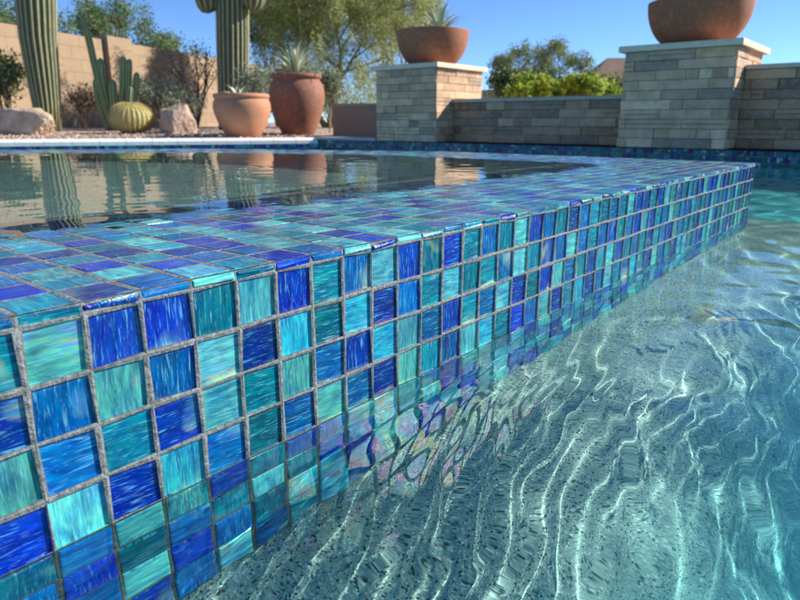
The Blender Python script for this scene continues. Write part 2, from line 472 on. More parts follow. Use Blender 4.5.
WX = 117.4                      # pool side wall plane x = WX
COR = (WX, 120.0)               # corner where the wall meets the sunlit deck edge
CAZ = R(150)
cd = np.array([math.cos(CAZ), math.sin(CAZ)])
def floor_z(X, Y):
    z = np.full_like(X, -26.)
    d = np.where(X < 50, np.maximum(-Y, 0), np.hypot(np.maximum(X - 50, 0) , np.minimum(Y, 0)))
    t = np.clip((d - 3.) / 15, 0, 1); t = t * t * (3 - 2 * t)
    return -8.05 + t * -10.0
fl = sheet('pool_floor', axis(-60, 125, .8, -5, 60, 1.1, 4), axis(-90, 220, .6, -25, 2, 1.1, 4), floor_z, PEBBLE)
setp(fl, kind='structure'); fl.cycles.is_caustics_receiver = True

# pool water surface
wr = np.random.default_rng(11)
waves = []
for k in range(19):      # ripples running along the spa wall
    lam = wr.uniform(.58, .88) if k < 14 else wr.uniform(.9, 1.4); az = R(105) + wr.normal(0, .05); sl = wr.uniform(.6, 1.2) * (.026 if k < 14 else .016)
    waves.append((lam, az, sl, 'w', wr.uniform(0, 6.28)))
for k in range(26):
    lam = 1.9 * 4.8 ** wr.uniform(0, 1); az = R(100) + wr.normal(0, .9); sl = wr.uniform(.5, 1.2) * .024
    waves.append((lam, az, sl, 'o', wr.uniform(0, 6.28)))
for k in range(14):
    lam = wr.uniform(.8, 1.8); az = wr.uniform(0, 6.28); sl = .003
    waves.append((lam, az, sl, 'o', wr.uniform(0, 6.28)))
def wave_z(base, waves, warp=1.0):
    def f(X, Y):
        dist = np.hypot(X + 3, Y + 10)
        wx = X + warp * .9 * np.sin(X * .23 + Y * .31 + 1) + warp * .5 * np.sin(Y * .57 - X * .19)
        wy = Y + warp * .8 * np.sin(X * .19 - Y * .27) + warp * .35 * np.sin(X * .47 + Y * .6 + 2) + warp * .12 * np.sin(X * 1.3 + Y * .9)
        near = .25 + .75 * np.exp(-np.maximum(-Y, 0) / 10.); near = near * (.22 + .78 * np.clip((-Y - .6) / 3.2, 0, 1)); calm = np.where(X < 46, .22 + .78 * np.clip((np.abs(np.minimum(Y, 0)) - 1.0) / 6, 0, 1), .22 + .78 * np.clip((X - 46) / 12, 0, 1)); calm = np.maximum(calm, .22 + .78 * np.clip((-Y - 1) / 7, 0, 1)) ; near = np.where(Y > 0.5, .3, near)
        Z = np.zeros_like(X) + base
        gust = .75 + .35 * np.sin(X * .11 + 1.3) * np.sin(Y * .17 + X * .05)
        for lam, az, sl, kind, ph in waves:
            kk = 2 * math.pi / lam
            fade = np.clip((lam * 48 - dist) / (lam * 20), 0, 1)
            amp = sl / kk * fade * gust * (near if kind == 'w' else calm)
            Z += amp * np.sin(kk * (math.cos(az) * wx + math.sin(az) * wy) + ph)
        return Z
    return f
inspa = lambda cx, cy: ~((cx < 49.6) & (cy > .3) & (cy < 30)) & ~((cy >= 30) & (cy < 66) & (cx < 49.6 - (cy - 30) * .75))
pw = sheet('pool_water', axis(-70, WX + 2, .16, -3, 40, 1.03, 1.3), axis(-95, 230, .065, -12, .4, 1.035, 2.2), wave_z(-3.97, waves), POOLW, inspa)
setp(pw, kind='structure'); pw.cycles.is_caustics_caster = True

# spa water surface
waves2 = []
for k in range(34):
    lam = 1.0 * 6 ** wr.uniform(0, 1); az = wr.normal(R(70), .8); sl = wr.uniform(.4, 1.2) * .011
    waves2.append((lam, az, sl, 'o', wr.uniform(0, 6.28)))
def spa_keep(cx, cy):
    k = (cy > .6) & (cx < 49.3) & (cx > -13.5)
    k &= ~((cy > 30) & (cx > 49.3 - (cy - 30) * .5)) & ~((cy > 52) & (cx > 38.3 - (cy - 52) * 1.27)) & (cy < 80.5 - (cx + 13.5) * .41)
    return k
sw = sheet('spa_water', axis(-15, 50, .3, -4, 40, 1.05, .8), axis(.5, 82, .2, .5, 14, 1.04, .8), wave_z(.118, waves2, .6), SPAW, spa_keep)
setp(sw, kind='structure'); sw.cycles.is_caustics_caster = True

# waterline mosaic of the pool wall and of the deck edge
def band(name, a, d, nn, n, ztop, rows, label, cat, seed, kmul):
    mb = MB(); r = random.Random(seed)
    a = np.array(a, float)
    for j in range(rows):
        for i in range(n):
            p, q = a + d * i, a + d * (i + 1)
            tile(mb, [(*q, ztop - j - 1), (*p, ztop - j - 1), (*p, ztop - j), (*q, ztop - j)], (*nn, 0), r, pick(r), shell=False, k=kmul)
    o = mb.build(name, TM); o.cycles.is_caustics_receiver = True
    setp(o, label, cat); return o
band('waterline_mosaic', (WX, -42), np.array([0, 1.]), (-1, 0), 162, -1.35, 5, 'dark shaded band of blue mosaic below the ledger stone wall', 'tile band', 31, .3)  # low colour multiplier works the wall's shade into these darker tiles
cn = np.array([-cd[1], cd[0]])   # outward normal of the deck edge, towards the pool
if cn @ np.array([-1., -1.]) < 0: cn = -cn
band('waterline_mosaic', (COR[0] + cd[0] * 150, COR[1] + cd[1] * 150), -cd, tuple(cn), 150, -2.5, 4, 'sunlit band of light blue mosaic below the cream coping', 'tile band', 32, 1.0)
pwl = MB()
pwl.add([(WX + .05, -95, -6.3), (WX + .05, 120, -6.3), (WX + .05, 120, -30), (WX + .05, -95, -30)], [(0, 1, 2, 3)])
e = (COR[0] + cd[0] * 190, COR[1] + cd[1] * 190)
pwl.add([(COR[0] - cn[0] * .05, COR[1] - cn[1] * .05, -6.4), (e[0], e[1], -6.4), (e[0], e[1], -30), (COR[0] - cn[0] * .05, COR[1] - cn[1] * .05, -30)], [(0, 1, 2, 3)])
o = pwl.build('pool_wall', PEBBLE); setp(o, kind='structure'); o.cycles.is_caustics_receiver = True

# ---------------------------------------------------------------- deck edge and ground
cop = MB()
n = 26
for i in range(n):
    w = 6.0; L0, L1 = i * w + .04, (i + 1) * w - .04
    p = np.array(COR) + cd * L0 + cn * .5; q = np.array(COR) + cd * L1 + cn * .5
    p2, q2 = p - cn * 6.5, q - cn * 6.5
    t = -1.0
    b = .62
    vv = [(*p, t - 1.5), (*q, t - 1.5), (*q, t - b), (*p, t - b), (*(q - cn * b), t), (*(p - cn * b), t), (*q2, t), (*p2, t), (*q2, t - 1.5), (*p2, t - 1.5)]
    cop.add(vv, [(0, 1, 2, 3), (3, 2, 4, 5), (5, 4, 6, 7), (7, 6, 8, 9), (0, 3, 5, 7, 9), (1, 8, 6, 4, 2), (0, 9, 8, 1)], (.82, .78, .70))
# coping between the corner and the first pillar, shade put into its darker colour
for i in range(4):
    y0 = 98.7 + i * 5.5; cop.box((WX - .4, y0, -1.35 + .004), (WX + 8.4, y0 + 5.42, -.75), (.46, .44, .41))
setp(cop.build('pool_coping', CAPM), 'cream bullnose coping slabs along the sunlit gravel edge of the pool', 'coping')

NB = 44
def ground_z(X, Y):
    f = np.array([math.cos(YAW), math.sin(YAW)])
    D = (X - CAM[0]) * f[0] + (Y - CAM[1]) * f[1]
    z = -1.15 + np.clip(np.minimum(D, 265) - 180, 0, None) * .021
    return z + .10 * np.sin(X * .31) * np.sin(Y * .27 + 1) + .08 * np.sin(X * .9 + Y * .7)
def ground_keep(cx, cy):
    # keep what lies behind the coping or beyond the stone wall
    s = (cx - COR[0]) * cn[0] + (cy - COR[1]) * cn[1]
    return ((s < -5.5) & (cy > 90)) | (cx > WX + 9.3) & (cy < 126)
def big(lo, hi, f0, f1): return axis(lo, hi, 2.4, f0, f1, 1.18, 4000)
gr = sheet('gravel_ground', big(-9000, 40000, -40, 330), big(-9000, 40000, -60, 380), ground_z, GRAVEL, ground_keep)
setp(gr, kind='structure')
# loose stones lying on the gravel
gs = MB(); r = random.Random(5)
for _ in range(2600):
    t = r.uniform(2, 150); dd = 7 + abs(r.gauss(0, 22))
    p = np.array(COR) + cd * t - cn * dd
    z = float(ground_z(np.array([p[0]]), np.array([p[1]]))[0]); s_ = r.uniform(.25, .75)
    a = r.uniform(0, 6.28); ca, sa = math.cos(a) * s_, math.sin(a) * s_
    top = [(p[0] + ca * r.uniform(.4, .7), p[1] + sa * .6, z + s_ * .6), (p[0] - sa * .6, p[1] + ca * .6, z + s_ * r.uniform(.4, .7)), (p[0] - ca * .6, p[1] - sa * .6, z + s_ * .5), (p[0] + sa * .5, p[1] - ca * .6, z + s_ * .55)]
    bt = [(p[0] + ca, p[1] + sa, z - .1), (p[0] - sa, p[1] + ca, z - .1), (p[0] - ca, p[1] - sa, z - .1), (p[0] + sa, p[1] - ca, z - .1)]
    k = r.uniform(.7, 1.3)
    gs.add(bt + top, [(0, 1, 5, 4), (1, 2, 6, 5), (2, 3, 7, 6), (3, 0, 4, 7), (4, 5, 6, 7)], (.42 * k, .31 * k, .24 * k))
setp(gs.build('gravel_stones', ROCK), 'tan and pink gravel stones spread behind the coping', 'gravel', kind='stuff')

# ---------------------------------------------------------------- stone walls and pillars
GREYS = [(.38, .30, .205), (.44, .35, .235), (.29, .245, .19), (.40, .295, .19), (.50, .41, .29), (.19, .175, .15), (.34, .27, .195), (.42, .33, .235), (.31, .225, .145)]
def stone_face(mb, a, b, nn, z0, z1, r, ch=1.7, dep=1.0, inset=0., tint=1.0):
    """courses of ledger stone from a to b (plan points), outward normal nn"""
    a = np.array(a, float); b = np.array(b, float); L = np.linalg.norm(b - a); d = (b - a) / L; nn = np.array(nn, float)
    z = z0
    k = max(1, round((z1 - z0) / ch)); hh = (z1 - z0) / k
    for c in range(k):
        x = -r.uniform(0, 4)
        while x < L:
            ln = r.choice((2.4, 3.5, 4.5, 6., 7.5, 9.)) * r.uniform(.85, 1.15)
            s0, s1 = max(0, x), min(L, x + ln); x += ln
            if s1 - s0 < .35: continue
            out = r.uniform(0, .28)
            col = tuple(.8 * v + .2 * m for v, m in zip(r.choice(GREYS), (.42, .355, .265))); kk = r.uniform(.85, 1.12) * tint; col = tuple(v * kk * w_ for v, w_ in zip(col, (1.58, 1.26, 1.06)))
            sub = 2 if (r.random() < .12) else 1
            for q in range(sub):
                zz0 = z + c * hh + hh * q / sub + .025; zz1 = z + c * hh + hh * (q + 1) / sub - .025
                o2 = out + r.uniform(-.05, .05)
                P = lambda s, o_, zz: (*(a + d * s + nn * o_), zz)
                bvl = .07
                back = [P(s0 + .02, -dep, zz0), P(s1 - .02, -dep, zz0), P(s1 - .02, -dep, zz1), P(s0 + .02, -dep, zz1)]
                f1 = [P(s0 + .02, o2 - .1, zz0), P(s1 - .02, o2 - .1, zz0), P(s1 - .02, o2 - .1, zz1), P(s0 + .02, o2 - .1, zz1)]
                j_ = lambda: r.uniform(-.05, .05)
                f2 = [P(s0 + bvl, o2 + j_(), zz0 + bvl), P(s1 - bvl, o2 + j_(), zz0 + bvl), P(s1 - bvl, o2 + j_(), zz1 - bvl), P(s0 + bvl, o2 + j_(), zz1 - bvl)]
                qd = [(0, 1, 5, 4), (1, 2, 6, 5), (2, 3, 7, 6), (3, 0, 4, 7)]
                mb.add(back + f1, qd, col); mb.add(f1 + f2, qd, col); mb.add(f2, [(0, 1, 2, 3)], col)

def pillar(y0, y1, x0, x1, ztop, label, seed):
    r = random.Random(seed)
    t = empty('stone_pillar', ((x0 + x1) / 2, (y0 + y1) / 2, -1.3), label, 'pillar', 'stone pillars carrying the fire bowls')
    b = MB()
    zb = -1.33
    stone_face(b, (x0, y1), (x0, y0), (-1, 0), zb, ztop, r, tint=.98)
    stone_face(b, (x0, y0), (x1, y0), (0, -1), zb, ztop, r)
    stone_face(b, (x1, y0), (x1, y1), (1, 0), zb, ztop, r)
    stone_face(b, (x1, y1), (x0, y1), (0, 1), zb, ztop, r)
    b.box((x0 + .6, y0 + .6, zb - .2), (x1 - .6, y1 - .6, ztop - .01), (.2, .19, .17))
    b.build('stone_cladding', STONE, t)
    c = MB(); e = 1.0; h = 1.05; bv = .15
    lo = [(x0 - e, y0 - e), (x1 + e, y0 - e), (x1 + e, y1 + e), (x0 - e, y1 + e)]
    li = [(x0 - e + bv, y0 - e + bv), (x1 + e - bv, y0 - e + bv), (x1 + e - bv, y1 + e - bv), (x0 - e + bv, y1 + e - bv)]
    vv = [(*p, ztop + .01) for p in lo] + [(*p, ztop + h - bv) for p in lo] + [(*p, ztop + h) for p in li]
    q = [(i, (i + 1) % 4, 4 + (i + 1) % 4, 4 + i) for i in range(4)] + [(4 + i, 4 + (i + 1) % 4, 8 + (i + 1) % 4, 8 + i) for i in range(4)] + [(8, 9, 10, 11), (3, 2, 1, 0)]
    c.add(vv, q, (.66, .53, .38))
    c.build('cap_slab', CAPM, t)
    return t
PX0, PX1 = 117.6, 136.5
pillar(80.2, 98.4, PX0, PX1, 15.1, 'farther stone pillar left of the low wall, carrying the bowl planted with an agave', 3)
pillar(18.3, 37.0, PX0, PX1, 15.4, 'nearer stone pillar at right, carrying the large bowl cut by the frame top', 4)

def low_wall(name, y0, y1, x0, ztop, seed, label, capcol):
    r = random.Random(seed)
    t = empty(name, (x0 + 2, (y0 + y1) / 2, -1.3), label, 'wall', 'low stone walls between the pillars')
    b = MB()
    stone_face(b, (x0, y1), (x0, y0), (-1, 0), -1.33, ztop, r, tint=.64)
    b.box((x0 + .6, y0, -1.5), (x0 + 5.5, y1, ztop - .01), (.25, .22, .2))
    b.build('stone_cladding', STONE, t)
    c = MB(); n = max(1, round((y1 - y0) / 14)); w = (y1 - y0) / n
    for i in range(n):
        c.box((x0 - .7, y0 + i * w + .04, ztop + .01), (x0 + 6.2, y0 + (i + 1) * w - .04, ztop + .75), capcol)
    c.build('cap_slab', CAPM, t)
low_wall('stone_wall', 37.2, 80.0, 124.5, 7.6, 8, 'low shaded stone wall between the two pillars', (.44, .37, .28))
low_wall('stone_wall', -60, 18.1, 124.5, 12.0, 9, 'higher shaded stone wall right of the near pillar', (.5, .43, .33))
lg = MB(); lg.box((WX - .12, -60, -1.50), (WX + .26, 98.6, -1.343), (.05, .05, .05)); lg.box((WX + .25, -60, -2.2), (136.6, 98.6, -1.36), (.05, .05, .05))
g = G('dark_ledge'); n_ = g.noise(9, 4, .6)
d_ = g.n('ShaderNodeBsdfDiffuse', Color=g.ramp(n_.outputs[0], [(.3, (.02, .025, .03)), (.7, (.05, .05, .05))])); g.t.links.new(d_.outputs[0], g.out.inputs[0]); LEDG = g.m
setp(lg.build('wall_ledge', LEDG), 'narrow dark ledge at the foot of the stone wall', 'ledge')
# stucco wall behind, left of the first pillar
sw_ = MB(); sw_.box((134, 99.5, -1.2), (138, 131, 7.6), (.30, .20, .14)); sw_.box((133.6, 99.3, 7.61), (138.4, 131.3, 8.3), (.36, .25, .18))
setp(sw_.build('garden_wall', STUCCO), 'low brown stucco wall in shade left of the farther pillar', 'wall')

# bowls
def bowl(cx, cy, cz, R_, H, name, label, cat, plant=None):
    t = empty(name, (cx, cy, cz), label, cat, 'terracotta bowls on the pillars')
    b = MB()
    pr = []
    for i in range(15):
        a = i / 14
        pr.append((R_ * (.50 + .50 * math.sin(a * math.pi / 2) ** .8), H * (1 - math.cos(a * math.pi / 2)) ** .8 if a < 1 else H))
    pr = [(R_ * (.42 + .58 * math.sin(i / 14 * math.pi / 2) ** .85), H * (1 - math.cos(i / 14 * math.pi / 2)) ** .85) for i in range(15)]
    pr = [(0, 0)] + pr + [(R_ * 1.0, H + .12), (R_ * .97, H + .2), (R_ * .93, H + .1), (R_ * .9, H - 1.1)]
    b.lathe(pr, (cx, cy, cz), 56, (.28, .105, .05))
    b.build('bowl_body', TERRA, t)
    s_ = MB(); s_.lathe([(R_ * .905, H - 1.1), (R_ * .5, H - .9), (0, H - .8)], (cx, cy, cz), 32, (.15, .10, .07)); s_.build('soil', ROCK, t)
    return t
bowl(127.0, 88.6, 16.16, 8.8, 7.9, 'planter_bowl', 'terracotta bowl with an agave on the farther pillar', 'bowl')
bowl(126.6, 27.6, 16.47, 8.9, 7.5, 'planter_bowl', 'large terracotta bowl on the nearer pillar cut by the frame top', 'bowl')

def rosette(name, c, R_, n, label, cat, seed, w=.5, colr=((.30, .38, .26), (.16, .24, .15)), up=(.35, 1.35), group=None, parent=None, thick=.12):
    r = random.Random(seed); b = MB()
    for i in range(n):
        az = i * 2.4 + r.uniform(-.25, .25); el = up[0] + (up[1] - up[0]) * (i / n) ** .8 + r.uniform(-.08, .08)
        L = R_ * r.uniform(.8, 1.1); wl = w * r.uniform(.8, 1.2)
        side = np.array([-math.sin(az), math.cos(az), 0]); o = np.array(c, float)
        k = r.uniform(.8, 1.2); col = tuple(v * k for v in (colr[0] if r.random() < .6 else colr[1]))
        pts = []
        for s_ in (0, .25, .5, .75, 1):
            e = el - .35 * s_ * s_
            p = o + L * s_ * np.array([math.cos(az) * math.cos(e), math.sin(az) * math.cos(e), math.sin(e)])
            ww = wl * (.75 + .9 * s_ - 1.62 * s_ * s_) * .9 + .02
            upn = np.cross(side, p - o + 1e-6); upn /= np.linalg.norm(upn) + 1e-9
            pts += [p - side * ww, p - upn * thick * (1 - s_) * 2, p + side * ww, p - upn * thick * (1 - s_) * .2]
        ff = []
        for q in range(4):
            for m in range(4):
                ff.append((q * 4 + m, q * 4 + (m + 1) % 4, q * 4 + 4 + (m + 1) % 4, q * 4 + 4 + m))
        b.add(pts, ff, col)
    o = b.build(name, CACT, parent)
    if label: setp(o, label, cat, group)
    return o
rosette('agave', (127.0, 86.8, 23.2), 8.2, 34, 'pale spiky agave in the bowl on the farther pillar', 'agave', 1, .45, ((.55, .58, .40), (.25, .34, .2)))
for i, (dx, dy, s_, lb) in enumerate(((-.5, 6.4, 1.5, 'small dark red succulent at the left edge of the bowl on the farther pillar'), (1.5, 4.2, 1.2, 'small dark succulent beside the agave in the bowl on the farther pillar'), )):
    rosette('succulent', (127 + dx, 88.6 + dy, 22.6), s_ * 1.3, 16, lb, 'succulent', 20 + i, .35, ((.12, .05, .05), (.16, .09, .07)))
bs = MB()
bs.lathe([(1.9 * math.sin(a * math.pi / 12), -1.5 * math.cos(a * math.pi / 12)) for a in range(13)], (124.4, 83.2, 23.1), 20, (.40, .38, .12))
setp(bs.build('small_barrel_cactus', CACT), 'small yellowish round cactus right of the agave in the bowl', 'cactus')

# ---------------------------------------------------------------- terracotta pots
def pot(px, D, prof, label, colr, z=None):
    c = bg(px, D); z0 = gz(D) - .35 if z is None else z
    t = empty('terracotta_pot', (c[0], c[1], z0), label, 'pot', 'terracotta pots on the gravel')
    b = MB(); b.lathe(prof, (c[0], c[1], z0), 56, colr); b.build('pot_body', TERRA, t)
    Rr, H = max(prof[-6:], key=lambda q: q[0])[0], prof[-2][1]
    s_ = MB(); s_.lathe([(prof[-1][0], prof[-1][1]), (Rr * .4, prof[-1][1] + .3), (0, prof[-1][1] + .4)], (c[0], c[1], z0), 28, (.14, .1, .07)); s_.build('soil', ROCK, t)
    return (c[0], c[1], z0)
D1 = 182; u1 = D1 / F_PX
# low wide pot
W = 26.6 * u1; H = 39 * u1 * 1.03
p1 = [(0, 0), (W * .56, 0), (W * .60, H * .03), (W * .72, H * .16), (W * .86, H * .33), (W * .97, H * .52), (W * 1.02, H * .68), (W * 1.0, H * .8), (W * .95, H * .87), (W * .93, H * .89), (W * .98, H * .90), (W * .99, H * .95), (W * .97, H * .99), (W * .92, H), (W * .88, H * .98), (W * .86, H * .9)]
c1 = pot(242.3, D1, p1, 'wide pale terracotta pot with a small agave left of the taller pot', (.46, .205, .11))
D2 = 204; u1 = D2 / F_PX; W2 = 26.4 * u1; H2 = 55 * u1 * 1.0
p2 = [(0, 0), (W2 * .56, 0), (W2 * .60, H2 * .02), (W2 * .72, H2 * .15), (W2 * .88, H2 * .35), (W2 * .98, H2 * .55), (W2 * 1.0, H2 * .68), (W2 * .96, H2 * .80), (W2 * .87, H2 * .88), (W2 * .82, H2 * .91), (W2 * .84, H2 * .925), (W2 * .90, H2 * .94), (W2 * .91, H2 * .98), (W2 * .88, H2), (W2 * .80, H2 * .98), (W2 * .78, H2 * .9)]
c2 = pot(297.5, D2, p2, 'tall reddish brown terracotta pot with a spiky agave right of the wide pot', (.25, .105, .06))
rosette('agave', (c1[0] - .5, c1[1] + .8, c1[2] + H * .9), 5.2, 12, 'small pale agave with few leaves in the wide terracotta pot', 'agave', 5, .6, ((.62, .62, .42), (.30, .38, .26)), up=(.55, 1.3))
rosette('agave', (c2[0], c2[1], c2[2] + H2 * .95), 11.5, 60, 'large spiky grey green agave in the tall terracotta pot', 'agave', 6, .5, ((.58, .60, .40), (.30, .36, .24)), up=(.3, 1.4))

# ---------------------------------------------------------------- block wall at left
wall = empty('block_wall', bg(100, 280, 0), 'tall beige block wall behind the cactus bed at left', 'wall')
WT = 37.5
def wD(py): return (WT - CAM[2]) * F_PX * 1.0 / (HZ - py)
A = np.array(bg(-60, 218)[:2]); B = np.array(bg(262, 418)[:2])
dW = (B - A) / np.linalg.norm(B - A); LW = np.linalg.norm(B - A); nW = np.array([dW[1], -dW[0]])
if nW @ (A - CAM[:2]) > 0: nW = -nW
wb = MB(); r = random.Random(12)
bh = 5.0; bl = 10.0
for j in range(8):
    s_ = -(j % 2) * bl / 2
    while s_ < LW:
        s0, s1 = max(0, s_) + .05, min(LW, s_ + bl) - .05; s_ += bl
        if s1 <= s0: continue
        z0, z1 = -2 + j * bh + .05, -2 + (j + 1) * bh - .05
        if j == 7: z1 = WT
        k = r.uniform(.93, 1.06); col = (.33 * k, .235 * k, .15 * k)
        p, q = A + dW * s0, A + dW * s1
        p2, q2 = p - nW * 4, q - nW * 4
        wb.add([(*p, z0), (*q, z0), (*q, z1), (*p, z1), (*p2, z0), (*q2, z0), (*q2, z1), (*p2, z1)], [(0, 1, 2, 3), (3, 2, 6, 7), (0, 3, 7, 4), (1, 5, 6, 2), (4, 7, 6, 5)], col)
p, q = A - nW * .15, B - nW * .15; p2, q2 = A - nW * 3.8, B - nW * 3.8
wb.add([(*p, -3), (*q, -3), (*q, WT - .1), (*p, WT - .1), (*p2, -3), (*q2, -3), (*q2, WT - .1), (*p2, WT - .1)], [(0, 1, 2, 3), (3, 2, 6, 7), (4, 7, 6, 5)], (.40, .29, .2))
wb.build('block_courses', STUCCO, wall)
# pilaster
def wall_s(px):
    best = min(range(int(LW * 4)), key=lambda k: abs(pxof(A + dW * k / 4) - px)); return best / 4
def pxof(p):
    d = np.array([p[0] - CAM[0], p[1] - CAM[1]]); f = np.array([math.cos(YAW), math.sin(YAW)]); rr = np.array([math.sin(YAW), -math.cos(YAW)])
    return 400 + F_PX * (d @ rr) / (d @ f) * (math.cos(PITCH) + math.sin(-PITCH) * .29)
sp = wall_s(112)
pl = MB(); a = A + dW * sp; b = A + dW * (sp + 15)
for j in range(10):
    z0, z1 = -2 + j * 4 + .05, 2 + j * 4 - .05
    if j == 9: z1 = WT + 1.6
    P_ = [a + nW * 2.2, b + nW * 2.2, b - nW * 6, a - nW * 6]; k = r.uniform(.95, 1.05)
    pl.add([(*v, z0) for v in P_] + [(*v, z1) for v in P_], [(0, 1, 5, 4), (1, 2, 6, 5), (2, 3, 7, 6), (3, 0, 4, 7), (4, 5, 6, 7)], (.33 * k, .237 * k, .152 * k))
pl.build('pilaster', STUCCO, wall)

# ---------------------------------------------------------------- cacti
SG, SGR = (.085, .095, .042), (.38, .36, .18)
def saguaro(px, D, label, stem, rad, arms, seed):
    kx = (400 - px) / 2350
    stem = [(x + kx * z, z) for x, z in stem]; arms = [([(x + kx * z, y, z) for x, y, z in pa], ar) for pa, ar in arms]
    c = bg(px, D); z0 = gz(D) - .5
    t = empty('saguaro_cactus', (c[0], c[1], z0), label, 'cactus', 'saguaro cacti before the block wall')
    b = MB(); u = D / F_PX
    rr = np.array([math.sin(YAW), -math.cos(YAW)])
    pts = [(c[0] + rr[0] * dx * u, c[1] + rr[1] * dx * u, z0 + dz * u) for dx, dz in stem]
    b.tube(pts, [q * u for q in rad], 120, SG, ribs=20, ribd=.07, ribcol=SGR)
    b.build('stem', CACT, t)
    sp_ = MB(); rs = random.Random(seed + 50); R0 = [q * u for q in rad]
    for k in range(20):
        a_ = 2 * math.pi * k / 20
        for zz in range(2, 190, 3):
            zc_ = zz * u; i = max(j for j in range(len(stem)) if stem[j][1] <= zz or j == 0); i = min(i, len(stem) - 2)
            f_ = (zz - stem[i][1]) / max(1e-6, stem[i + 1][1] - stem[i][1]); ce = [pts[i][m] * (1 - f_) + pts[i + 1][m] * f_ for m in range(3)]
            rr_ = (R0[i] * (1 - f_) + R0[i + 1] * f_) * 1.06
            d0 = np.array([math.cos(a_), math.sin(a_), 0]); p = np.array(ce) + d0 * rr_
            for q in range(4):
                d = d0 + np.array([rs.gauss(0, .6) for _ in range(3)]); d /= np.linalg.norm(d); sd = np.cross(d, [0, 0, 1]); sd /= np.linalg.norm(sd) + 1e-6
                sp_.add([p - sd * .06, p + sd * .06, p + d * rs.uniform(.5, .9)], [(0, 1, 2)], (.5, .45, .33))
    sp_.build('spines', LEAF, t)
    for path, ar in arms:
        m = MB(); sx_ = path[0][0]; zz_ = 122 * u
        m.tube([(c[0], c[1], z0 + zz_), (c[0] + rr[0] * sx_ * u - 3 * u, c[1] + rr[1] * sx_ * u - 3 * u, z0 + zz_ - 2 * u)], [7 * u, 8 * u], 24, SG)
        pts = [(c[0] + rr[0] * dx * u + ddy * .77 * u, c[1] + rr[1] * dx * u + ddy * .64 * u, z0 + dz * u) for dx, ddy, dz in path]
        m.tube(pts, [q * u for q in ar], 60, SG, ribs=11, ribd=.09, ribcol=SGR)
        m.build('arm', CACT, t)
saguaro(42, 226, 'thick ribbed saguaro leaning left behind the boulder at the left', [(4, 0), (2, 25), (-2, 55), (-6, 85), (-8, 115), (-8, 150), (-8, 190), (-7, 215)], [10.5, 11.5, 13.5, 15, 16, 16, 15, 5], [], 1)
saguaro(232, 248, 'straight ribbed saguaro with stubby arms behind the wide pot', [(0, 0), (0, 40), (-.5, 80), (-1, 120), (-1, 160), (-1, 190), (-1, 200)], [12.5, 13.5, 14, 14, 13.5, 10, 4],
        [([(18, -6, 105.5), (18.5, -6, 107), (19, -6, 110), (19.5, -6, 115), (20, -6, 123), (21.5, -6, 165), (21.5, -6, 174)], [1.5, 6, 8.5, 10, 10.8, 9.5, 3]), ([(-20.5, -6, 103.5), (-21, -6, 105), (-21.5, -6, 108), (-22, -6, 113), (-22.5, -6, 121), (-23.5, -6, 168), (-23.5, -6, 177)], [1.5, 6, 8.5, 10, 10.8, 9.5, 3])], 2)

# columnar cactus cluster
Dc = 236; c = bg(110, Dc); uc = Dc / F_PX; zc = gz(Dc) - .4
rr = np.array([math.sin(YAW), -math.cos(YAW)]); ff_ = np.array([math.cos(YAW), math.sin(YAW)])
t = empty('columnar_cactus', (c[0], c[1], zc), 'cluster of slim columnar cactus stems before the block wall', 'cactus')
stems = [((2, 0), (-12, 45), (-20, 80), (-26, 102), 3.6), ((2, 3), (-4, 25), (-9, 48), (-11, 64), 4.2), ((6, 2), (10, 25), (11, 48), (11, 66), 3.8), ((9, 0), (15, 25), (15.5, 45), (16, 64), 3.2), ((12, 4), (20, 20), (22, 38), (23, 52), 3.6), ((5, 3), (4, 18), (3, 32), (2, 45), 4.4), ((9, -3), (18, 14), (19, 28), (19.5, 40), 3.4), ((0, -2), (-2, 14), (-3, 26), (-3, 35), 3.8), ((-2, 0), (-8, 14), (-13, 30), (-15, 46), 3.)]
r = random.Random(3)
for st in stems:
    b = MB(); w = st[4]; dd = r.uniform(-4, 4)
    kx = 290 / 2350
    pts = [(c[0] + (rr[0] * (x + kx * z) + ff_[0] * dd) * uc, c[1] + (rr[1] * (x + kx * z) + ff_[1] * dd) * uc, zc + z * uc) for x, z in st[:4]]
    # densify
    P = []
    for i in range(3):
        for q in range(4): P.append(tuple(pts[i][m] + (pts[i + 1][m] - pts[i][m]) * q / 4 for m in range(3)))
    P.append(pts[3]); tip = Vector(pts[3]); d = (Vector(pts[3]) - Vector(pts[2])).normalized(); P.append(tuple(tip + d * w * .5 * uc)); 
    rad = [w * uc * .78] * 12 + [w * uc * .62, w * uc * .2]
    b.tube(P, rad, 40, (.13, .18, .07), ribs=7, ribd=.16, ribcol=(.40, .42, .20)); b.build('stem', CACT, t)

# golden barrel
Db = 212; c = bg(131, Db); ub = Db / F_PX; z0 = gz(Db) - .5
t = empty('barrel_cactus', (c[0], c[1], z0), 'round golden barrel cactus with yellow spines near the coping', 'cactus')
b = MB(); RB = 19.0 * ub; HB = 28 * ub; n = 208; m = 24; vv = []; fc = []; cc = []
for i in range(m + 1):
    a = i / m * math.pi * .97
    for k in range(n):
        t_ = 2 * math.pi * k / n; rib = 1 + .025 * math.cos(t_ * 26)
        rr_ = RB * (math.sin(a) ** .8) * rib if 0 < i else 0.01
        vv.append((c[0] + rr_ * math.cos(t_), c[1] + rr_ * math.sin(t_), z0 + HB / 2 * (1 + math.cos(a) * (.97 if math.cos(a) > 0 else 1))))
for i in range(m):
    for k in range(n):
        k2 = (k + 1) % n; fc.append((i * n + k, (i + 1) * n + k, (i + 1) * n + k2, i * n + k2))
        w = .5 + .5 * math.cos(2 * math.pi * (k + .5) / n * 26); cc.append((.36 + .18 * w, .31 + .16 * w, .11 + .08 * w) if i > 2 else (.42, .24, .1))
